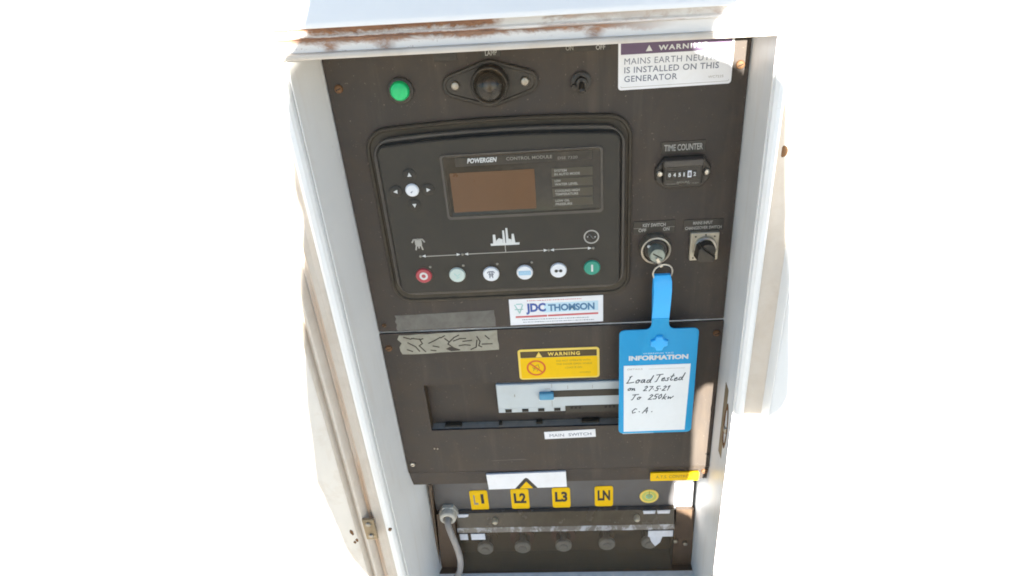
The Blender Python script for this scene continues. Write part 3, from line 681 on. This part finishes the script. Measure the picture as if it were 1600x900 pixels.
GL = {'L': (.9, [[(.25, 1), (.1, .1), (0, .02), (.35, .06), (.8, .15)], [(.1, .9), (.35, 1.05)]]), 'o': (.55, [[(.25, .5), (.05, .3), (.12, .04), (.35, .06), (.42, .32), (.25, .5), (.5, .42)]]),
      'a': (.6, [[(.42, .46), (.12, .42), (.05, .1), (.25, .03), (.42, .4), (.42, .08), (.56, .05)]]), 'd': (.62, [[(.4, .42), (.12, .42), (.04, .1), (.25, .03), (.42, .3), (.56, 1.05), (.42, .1), (.56, .04)]]),
      'T': (.7, [[(0, .95), (.75, 1.05)], [(.4, 1), (.25, .02), (.1, -.04)]]), 'e': (.5, [[(.06, .22), (.38, .34), (.3, .5), (.08, .34), (.1, .06), (.3, .03), (.5, .16)]]),
      's': (.42, [[(.36, .46), (.14, .4), (.3, .2), (.24, .03), (.02, .05)]]), 't': (.42, [[(.25, .95), (.1, .12), (.22, .02), (.4, .1)], [(0, .6), (.42, .66)]]),
      'n': (.55, [[(.05, .48), (.04, .03), (.16, .4), (.34, .44), (.36, .05), (.5, .06)]]), '2': (.55, [[(.08, .75), (.25, .95), (.42, .75), (.06, .04), (.48, .06)]]),
      '7': (.5, [[(.06, .9), (.45, .92), (.18, .02)]]), '5': (.52, [[(.44, .95), (.14, .92), (.1, .56), (.38, .5), (.34, .08), (.04, .06)]]), '1': (.3, [[(.06, .7), (.22, .95), (.14, .02)]]),
      '.': (.26, [[(.06, .3), (.12, .34)]]), '0': (.52, [[(.25, .9), (.04, .5), (.18, .03), (.42, .4), (.25, .9)]]), 'k': (.55, [[(.14, 1), (.03, .02)], [(.42, .5), (.08, .24), (.46, .02)]]),
      'w': (.7, [[(.04, .48), (.1, .05), (.32, .36), (.4, .05), (.66, .5)]]), 'C': (.6, [[(.5, .85), (.26, .95), (.04, .45), (.2, .03), (.5, .2)]]), 'A': (.75, [[(.02, .02), (.42, 1), (.56, .02)], [(.12, .36), (.62, .4)]]), ' ': (.55, [])}
def hand(s, x, z, h, w, slant=.28):
    L = []; cx = x
    for ch in s:
        adv, st = GL[ch]
        jz = random.uniform(-.06, .06)*h
        for ln in st: L.append([(cx + (a + b*slant)*w + random.uniform(-.12, .12), z + b*h + jz) for a, b in ln])
        cx += (adv + .06)*w
    return L
ink = hand('Load', 88, -65.5, 10, 10) + hand('Tested', 120, -64, 10, 9.4) + hand('on', 89, -77, 7, 8) + hand('27.5.21', 107, -78, 7.4, 9) + hand('To', 93, -90.5, 7.4, 9) + hand('250kw', 113, -91, 8, 9.4) + hand('C', 94, -111.5, 7.4, 9) + hand('.', 102, -111, 6, 9) + hand('A', 107, -112, 9, 9) + hand('.', 117, -112, 6, 8)
build('handwriting', strokes(ink, 1.15, TY-.46, TY-.54), 'penink', cd)

# ---- selector switch
ss = thing('selector_switch', (170, 0, 97), 'square metal selector switch with black turn knob, right of the key switch', 'selector switch')
build('legend_plate', plate(154.8, 184.6, 81.6, 114.2, 1.2, 0, -5.5, .8), 'brassy', ss)
build('collar', lathe(170.5, 98.5, [(12, -5), (11.8, -9), (10.8, -10.2), (9.6, -10.2), (9.4, -8)], 32), 'steel', ss)
kb = build('knob', lathe(170, 98, [(9.3, -6), (9.2, -17), (8.4, -18.4), (6, -18.8), (.5, -18.9)], 28), 'black', ss)
build('grip', loft(bmesh.new(), [([(163, 106.5), (160, 103.5), (158, 90), (162, 87), (177.5, 87.5), (179, 93)], -10), ([(163.6, 105.4), (161, 102.8), (159.4, 91), (163, 88.2), (176.6, 88.6), (178, 93)], -22), ([(165, 103), (162.6, 101), (161.4, 92.6), (164.2, 90), (175.4, 90.4), (176.4, 93.6)], -23.2)]), 'black', kb)
bm = bmesh.new()
for x, z in ((160, 110), (170.4, 111.6), (179.6, 109.6), (182, 98), (181, 86.6), (158.6, 85)): lathe(x, z, [(1.0, -5.4), (1.0, -5.75)], 8, bm)
build('position_mark', bm, 'inkblack', ss)
sn = build('name_plate', plate(147.6, 188.6, 113.9+.6, 127.6, .6, -.02, -.7, .25), 'black', label='black MAINS INPUT CHANGEOVER SWITCH plate above the square selector', cat='name plate')
text('MAINS INPUT', 157.4, 121.8, 20, 3.7, -.7, 'inkwarm', sn, bold=.02); text('CHANGEOVER SWITCH', 149.4, 116.2, 37.6, 3.6, -.7, 'inkwarm', sn, bold=.02)

# ---- dealer sticker
jd = build('dealer_sticker', prism([(-42.6, 4.8), (63.4, 5.4), (63.6, 40.4), (-42.2, 39.6)], -.02, -.4), 'sticker', label='white sticker with large blue lettering over a red stripe below the control module', cat='sticker')
poly('pale_block', [(-3, 20.5), (58, 21), (58, 33.6), (-3, 33)], 'skyprint', jd, -.4, .06)
text('JDC', -23.6, 18.6, 22.6, 15, -.4, 'navy', jd, bold=.05)
text('THOMSON', 1.6, 22, 52.4, 9.4, -.47, 'teal', jd, bold=.04, space=.95)
bm = strokes([[(-36, 32), (-31, 21), (-27, 32)], [(-36, 26), (-27, 26)], [(-34, 33), (-28, 33)]], 1.3, -.41, -.5); build('logo', bm, 'mint', jd)
poly('red_stripe', [(-36, 14.6), (0, 14.8), (0, 17.4), (-36, 17)], 'redprint', jd, -.4)
poly('red_stripe', [(1, 15), (58, 15.6), (58, 18), (1, 17.4)], 'redprint', jd, -.4)
scratch_lines(-33, 8, 88, 3.4, 2, -.4, 'inkgrey', jd); scratch_lines(-26, 36.6, 76, 0, 1, -.4, 'redprint', jd)

# ---- old tape strips
def torn(x0, x1, z0, z1, jl=2.5, jr=.6, sk=0.0):
    pts = [(x0 + (x1-x0)*k/10, z0 + sk*k/10 + random.uniform(-.5, .5)) for k in range(11)]
    pts += [(x1 + random.uniform(-jr, jr), z0 + sk + (z1-z0)*k/4) for k in range(1, 4)]
    pts += [(x1 - (x1-x0)*k/10, z1 + sk*(1-k/10) + random.uniform(-.4, .4)) for k in range(11)]
    pts += [(x0 + random.uniform(-jl, jl), z1 - (z1-z0)*k/5) for k in range(1, 5)]
    return pts
build('tape_strip', prism(torn(-175.5, -60, 3.2, 24.8, 1.2, .5, 1.5), -.02, -.3), 'tape1', label='grey dusty residue of a tape strip just above the panel seam', cat='tape')
tp = build('tape_strip', prism(torn(-175, -59, -31, -3.4, 3, .5, 2.2), -.02, -.35), 'tape2', label='peeling beige tape strip with cracks just below the panel seam', cat='tape')
cr = []
for pts in ([(-160, -8), (-150, -10), (-147, -9)], [(-152, -9), (-149, -16), (-153, -19), (-147, -28)], [(-141, -16), (-133, -12), (-127, -8)], [(-122, -10), (-117, -15), (-119, -18), (-112, -24), (-106, -27)], [(-112, -14), (-104, -11), (-97, -11)], [(-83, -9), (-80, -16), (-82, -22), (-79, -24)], [(-140, -26), (-134, -27)], [(-166, -14), (-158, -20), (-154, -27)], [(-106, -21), (-98, -20), (-92, -21)], [(-78, -20), (-66, -20)]):
    cr.append([(a + random.uniform(-.5, .5), b) for a, b in pts])
for pts in ([(-170, -6), (-162, -9), (-158, -8)], [(-168, -24), (-162, -27)], [(-137, -20), (-130, -22)], [(-126, -9), (-121, -6)], [(-117, -15), (-110, -9), (-104, -6)], [(-92, -27), (-86, -24), (-84, -14)], [(-101, -15), (-90, -14)], [(-73, -8), (-69, -13)]):
    cr.append([(a + random.uniform(-.5, .5), b) for a, b in pts])
build('crack', strokes(cr, 1.6, -.36, -.44), 'panel', tp)
build('torn_gap', prism([(-122, -25), (-117, -22), (-111, -24.4), (-106, -28), (-116, -28.6)], -.36, -.45), 'panel', tp)

# ---- yellow warning sticker
yw_ = build('warning_sticker', plate(-37.4, 58.8, -75, -30.2, 4, -.02, -.4, .12), 'yellowpale', label='yellow WARNING sticker with red prohibition circle above the breaker', cat='sticker')
build('yellow_field', plate(-35, 56.4, -73, -43, 2, -.38, -.46, .02), 'yellow', yw_)
build('heading_band', plate(-34.4, 55.8, -42.6, -33.4, .8, -.38, -.48, .02), 'brownband', yw_)
poly('warning_triangle', [(-16.5, -42), (-8.6, -42), (-12.5, -34.4)], 'yellowpale', yw_, -.48)
text('WARNING', -2, -40.6, 38, 5.2, -.48, 'yellowpale', yw_, bold=.035, space=1.3)
build('prohibition_sign', ring(-16.6, -57.8, 11.6, 9.2, -.47, -.56), 'orange', yw_)
build('prohibition_sign', strokes([[(-23.6, -51), (-9.6, -64.4)]], 2.1, -.47, -.55), 'orange', yw_)
build('hand_symbol', strokes([[(-20, -62), (-18, -55), (-14, -53), (-13, -58), (-16, -63)], [(-21, -57), (-17, -60)]], .9, -.46, -.5), 'olive', yw_)
text('DO NOT OPERATE WITH', 8, -49.6, 40, 2.5, -.46, 'olive', yw_); text('THE DOOR OPEN WHILE', 7.4, -54.6, 42.4, 2.5, -.46, 'olive', yw_); text('LOAD IS ON', 18, -60, 20, 2.5, -.46, 'olive', yw_); text('WN4032', 35, -67.4, 13, 1.9, -.46, 'olive', yw_)

# ---- breaker
br = thing('circuit_breaker', (10, 10, -127), 'pale grey circuit breaker with blue toggle in the slot of the lower panel', 'circuit breaker')
build('case', plate(-67.5, 86.5, -119.5, -81.5, .8, 14, -1, 1), 'breaker', br)
build('groove', plate(-1, 85.8, -103.2, -93, .5, 0, -1.3, .15), 'breakerdark', br)
hd = build('toggle', box(-15.2, 2.6, -6.4, -1, -103.6, -93.6, bev=1.3), 'handle', br)
for x0, x1 in ((-16, -12.2), (-.6, 3)): build('toggle_cap', box(x0, x1, -3.4, -.9, -106.2, -102.9, bev=.5), 'sticker', hd)
build('lower_rail', plate(-67.5, 86.5, -127.5, -119.8, .4, 14, .6, .6), 'breaker', br)
build('lower_rail', plate(16, 86.5, -128.6, -117.5, .4, 14, -1.4, .4), 'breakerdark', br)
bm = bmesh.new()
for x in (-55, -34, -14, 6): box(x-4, x+4, -.2, .8, -126, -121.8, bm)
build('terminal_slot', bm, 'hole', br)
bm = bmesh.new()
for x in (24, 29, 34, 66, 71, 76): box(x-1.5, x+1.5, -1.8, -1.2, -122, -119, bm)
build('terminal_mark', bm, 'hole', br)
for a_, b_ in (((.6, -88), (.6, -82)), ((20, -86), (20, -91)), ((50, -86), (50, -91)), ((0, -107), (0, -118))): build('print_line', strokes([[a_, b_]], .5, -1.02, -1.1), 'inkdim', br)
text('I', -46, -101, 1, 4, -1, 'inkdim', br); text('ON', -8, -91, 6, 2.4, -1, 'inkwarm', br)

ml = build('name_label', prism([(-11.8, -172.6), (53.2, -170.8), (52.6, -158), (-12.4, -160.6)], -.02, -.4), 'sticker', label='small white MAIN SWITCH label under the circuit breaker', cat='label')
text('MAIN', -5.6, -169.2, 18.4, 4.8, -.4, 'inkgrey', ml, bold=.0, rot=1.5); text('SWITCH', 18.6, -168.4, 29, 4.8, -.4, 'inkgrey', ml, bold=.01, rot=1.5)

# ---- blank white label with a warning triangle, folded over the bottom edge of the lower panel
bl = build('blank_label', prism([(-93.4, -231.8), (12.8, -229.6), (13.4, -257.6), (-92.2, -259.6)], .4, -2.2), 'sticker', label='blank white label with black and yellow triangle at the panel bottom', cat='label')
poly('triangle_border', [(-56.4, -259), (-26, -258.2), (-38, -240.6), (-40.4, -239), (-43, -240.6)], 'inkblack', bl, -2.2)
poly('warning_triangle', [(-50.4, -258.9), (-32, -258.4), (-40.6, -246)], 'yellow', bl, -2.34)
yl = build('name_label', prism(rr(124, 186.8, -250.6, -236.2, 1.4), .4, -2.2), 'yellow', label='narrow yellow label beside the rusty corner screw at the panel bottom', cat='label')
text('A.T.S. CONTROL', 131, -246, 47, 5.2, -2.2, 'olive', yl, bold=.01, rot=.6)

# ------------------------------------------------------------------ terminal box below the panels
TYB = 45.0
tm = thing('terminal_box', (5, 60, -463), 'dark terminal box with clear cover at the bottom of the bay', 'terminal box')
build('back_plate', prism([(-184, -285), (195, -285), (200, -474.5), (-194, -474.5)], 70, 66), 'termdark', tm)
build('top_band', box(-183, 195, TYB, TYB+4, -352.5, -290, bev=.6), 'term', tm)
build('side_board', loft(bmesh.new(), [([(-184, -288), (-181, -288), (-191, -474), (-194, -474)], 66), ([(-184, -288), (-181, -288), (-191, -474), (-194, -474)], 34)]), 'termdark', tm)
build('end_board', prism([(170, -353), (195.5, -353), (199, -474.4), (168, -474.4)], 60, 38), 'termdark', tm)
build('end_board', prism([(-182, -353), (-156, -353), (-160, -474.4), (-190, -474.4)], 60, 38), 'termdark', tm)
build('busbar_shelf', box(-156, 168, 50, 64, -392, -372, bev=1), 'termdark', tm)
build('floor_plate', box(-192, 198, 27, 70, -475.5, -474.2), 'termdark', tm)
# clear cover: dusty sloping shoulder, bent edge with a bright reflection painted on, then the clear front face
def bent(pf, th=1.8):
    bm = bmesh.new(); A = [[bm.verts.new((x, y_, z)) for x in (-153, 167)] for y_, z in pf]
    for a, b in zip(A, A[1:]): bm.faces.new((a[0], a[1], b[1], b[0]))
    return solidify(bm, th)
cv = build('clear_cover', bent([(30, -383.6), (29, -474)]), 'clear', tm, sharp=20)
build('cover_shoulder', bent([(44.5, -352), (41, -354.5), (33, -376)]), 'shoulder', tm, sharp=20)
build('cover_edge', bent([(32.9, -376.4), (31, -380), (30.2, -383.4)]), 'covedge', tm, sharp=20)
for x0, x1 in ((-151, -134), (122, 140), (142, 161)):
    build('bright_label', prism([(x0, -353.6), (x1, -353.6), (x1 - 1, -361.5 if x0 > 0 else -358), (x0 + 1.5, -362)], 38.5, 37.2), 'foil', cv)
for x0, x1 in ((-150, -138), (-133, -112), (129, 165)):
    build('bright_label', box(x0, x1, 27.2, 28.0, -397, -384.5), 'foil', cv)
build('bright_label', prism([(131, -397), (150, -397), (147, -410), (140, -418), (134, -408)], 28.0, 27.4), 'foil', cv)
for x in (-95, 113): build('cover_screw', lathe(x, -364, [(4.4, 40), (4.4, 31), (3, 29)], 12), 'brassy', cv)
# studs
for i, x in enumerate((-117, -59, 4, 70, 134)):
    zc = -436 + i*2.0
    sd = build('terminal_stud', lathe(x, zc, [(5, 66), (5, 46), (12.5, 45.8), (12.5, 41), (11, 39.5), (5, 39)], 20), 'stud', tm)
    build('nut', lathe(x, zc, [(6.5, 42), (6.5, 37.5), (5.4, 36.4)], 18), 'stud', sd)
    build('insulator', ring(x, zc + 9, 19, 12, 66, 52, 20), 'redcap' if i in (1, 2) else 'termdark', sd)
for x, z in ((186, -424), (171, -418)): build('bolt', lathe(x, z, [(3.2, 38), (3.2, 34), (1.6, 33)], 12), 'dullsteel', tm)
def phase(x, z, s, lab):
    lb = build('phase_label', loft(bmesh.new(), [(rr(x-13.2, x+13.2, z-20.5, z+20.5, 4), TYB-.02), (rr(x-13.2, x+13.2, z-20.5, z+20.5, 4), TYB-.9), (rr(x-12.6, x+12.6, z-19.9, z+19.9, 3.6), TYB-1.1)]), 'yellow', label=lab, cat='label', group='yellow phase labels above the terminals')
    return lb
for s, x, z, c in (('L1', -116.4, -331.8, 'redcap'), ('L2', -56, -330.8, 'inkblack'), ('L3', 4.2, -329.8, 'inkblack'), ('LN', 66, -328.8, 'inkblack')):
    lb = phase(x, z, s, 'yellow %s phase label on the terminal box%s' % (s, {'L1': ', faded brownish print', 'L2': ', under the warning triangle', 'L3': '', 'LN': ', next to the round earth sticker'}[s]))
    if s == 'L1':
        text('L', x-8.2, z-8.6, 6.6, 20, TYB-1.1, 'inkdim', lb, bold=.03); text('1', x+2.8, z-6.6, 4.4, 20, TYB-1.1, 'inkblack', lb, bold=.0)
    else: text(s, x-9, z-8.2, 18, 21, TYB-1.1, 'inkblack', lb, bold=.045)
es = build('earth_sticker', loft(bmesh.new(), [(circ(131, -331, 13.6, 32), TYB-.02), (circ(131, -331, 13.4, 32), TYB-.9)]), 'yellowpale', label='round yellow and green earth sticker on the terminal box', cat='sticker')
build('green_ring', ring(131, -331, 10.4, 6.6, TYB-.92, TYB-1.0), M.setdefault('limeink', flat('print_lime', (.45, .5, .12), .5)), es)
build('earth_symbol', loft(bmesh.new(), [(circ(131, -331, 5.4, 20), TYB-.92), (circ(131, -331, 5.2, 20), TYB-1.05)]), M.setdefault('earthink', flat('print_green', (.24, .5, .3), .5)), es)
build('earth_symbol', strokes([[(131, -320), (131, -328)], [(127, -328), (135, -328)], [(128.4, -331), (133.6, -331)], [(129.6, -334), (132.4, -334)]], 1, TYB-1.06, TYB-1.12), 'olive', es)
build('blank_label', prism([(166.6, -306), (193, -306), (194.4, -358.6), (168, -360)], TYB-.02, TYB-.6), 'sticker', label='blank sunlit white label at the right end of the terminal box', cat='label')
# gland and cable
cg = thing('power_cable', (-166, 44, -356), 'grey cable hanging from a cream gland at the left of the terminal box', 'cable')
build('gland', lathe(-164, -353, [(12.6, 47), (12.6, 33), (11.8, 29.5), (10, 28), (7.2, 28), (6.4, 30), (6.2, 44)], 28), 'gland', cg)
build('gland_nut', lathe(-164, -353, [(15, 45.5), (15, 39), (14, 38.2), (12, 38.2)], 6), 'gland', cg)
build('gland_bore', lathe(-164, -353, [(6.6, 36), (.5, 35.8)], 20), 'hole', cg)
path = [(-164, 40, -353.5), (-164, 27, -354.5), (-162.4, 20, -359), (-158.4, 15, -372), (-153.6, 12, -393), (-151.4, 11, -413), (-152.4, 12, -434), (-157, 14, -455), (-166, 16, -474)]
P2 = []
for i in range(len(path)-1):
    p0, p1, p2, p3 = [Vector(path[max(0, min(len(path)-1, i+d))]) for d in (-1, 0, 1, 2)]
    for k in range(4):
        u = k/4; P2.append(.5*((2*p1) + (p2-p0)*u + (2*p0-5*p1+4*p2-p3)*u*u + (3*p1-p0-3*p2+p3)*u**3))
build('sheath', tube(P2, 4.7, 14), 'cable', cg)

# ------------------------------------------------------------------ the photographer, behind the camera, whose shadow lies over the bay
TE, TA = math.tan(R(SUN_EL))/math.cos(R(SUN_AZ)), math.tan(R(SUN_AZ))
def pr(x, z, y=-950): return (x - y*TA, y, z - y*TE)           # point of the body that shades (x, z) on the panel
def limb(bm, pts):
    """pts: [(x, z, r, y)] in shade coordinates; overlapping spheres blended by the remesh below"""
    for (xa, za, ra, ya), (xb, zb, rb, yb) in zip(pts, pts[1:]):
        n = max(2, int(math.dist((xa, ya, za), (xb, yb, zb))/(min(ra, rb)*.35)) + 1)
        for k in range(n+1):
            u = k/n; c = pr(xa+(xb-xa)*u, za+(zb-za)*u, ya+(yb-ya)*u); r_ = ra+(rb-ra)*u
            bmesh.ops.create_icosphere(bm, subdivisions=2, radius=r_, matrix=Matrix.Translation(Vector(c)))
    return bm
Y0 = -950
GZ = -900 - (-Y0)*TE
bm = bmesh.new()
limb(bm, [(35, 270, 62, Y0), (38, 330, 66, Y0)]); limb(bm, [(-110, 285, 44, Y0), (-60, 290, 44, Y0)]); limb(bm, [(-174, 284, 49, Y0), (-177, 250, 54, Y0), (-168, 190, 76, Y0)])                                            # neck, then lumps added to close gaps in the shadow at the left
limb(bm, [(-20, 378, 87, Y0), (90, 378, 88, Y0)]); limb(bm, [(35, 420, 95, Y0), (35, 480, 92, Y0)])   # hat
limb(bm, [(-157, 228, 70, Y0), (-60, 236, 62, Y0), (40, 240, 62, Y0), (150, 228, 68, Y0)])          # shoulders
limb(bm, [(-112, 262, 58, Y0), (-162, 278, 47, Y0), (-150, 345, 31, Y0-10), (-148, 520, 33, Y0-10), (-146, 600, 40, Y0-10)])  # left arm raised
limb(bm, [(75, 150, 110, Y0), (72, -60, 113, Y0), (70, -150, 110, Y0), (79, -235, 104, Y0), (79, -310, 92, Y0)])
limb(bm, [(-10, 160, 118, Y0), (-10, -320, 120, Y0)])
limb(bm, [(-148, 190, 86, Y0), (-174, 60, 93, Y0), (-184, -74, 110, Y0), (-196, -190, 114, Y0), (-190, -300, 110, Y0), (-165, -400, 98, Y0)])
limb(bm, [(150, 228, 68, Y0), (185, 90, 49, Y0), (216, -60, 36, Y0), (217, -66, 35, Y0+20)])         # right upper arm
limb(bm, [(217, -66, 35, Y0+20), (150, 70, 34, -830), (70, 205, 26, -740)])                 # right forearm to the phone
limb(bm, [(165, -387, 42, Y0), (150, GZ+60, 42, Y0)]); limb(bm, [(70, -330, 90, Y0), (80, GZ+80, 62, Y0)]); limb(bm, [(-110, -390, 92, Y0), (-90, GZ+80, 62, Y0)])  # first limb is an extra thin leg added to shade the terminal box's right end
limb(bm, [(80, GZ+45, 45, Y0+30), (80, GZ+40, 40, Y0+130)]); limb(bm, [(-90, GZ+45, 45, Y0+30), (-90, GZ+40, 40, Y0+130)])
for k in range(5):                                                                          # fingers round the phone
    limb(bm, [(70-k*2, 205+k*9-18, 9, -735), (50-k*3, 212+k*9-18, 8, -715), (38-k*2, 210+k*9-18, 7, -730)])
pe = build('person', bm, 'jacket', label='person in a coat and hat standing before the panel with one arm raised', cat='person')
rmod = pe.modifiers.new('Remesh', 'REMESH'); rmod.mode = 'VOXEL'; rmod.voxel_size = .012; rmod.use_smooth_shade = True
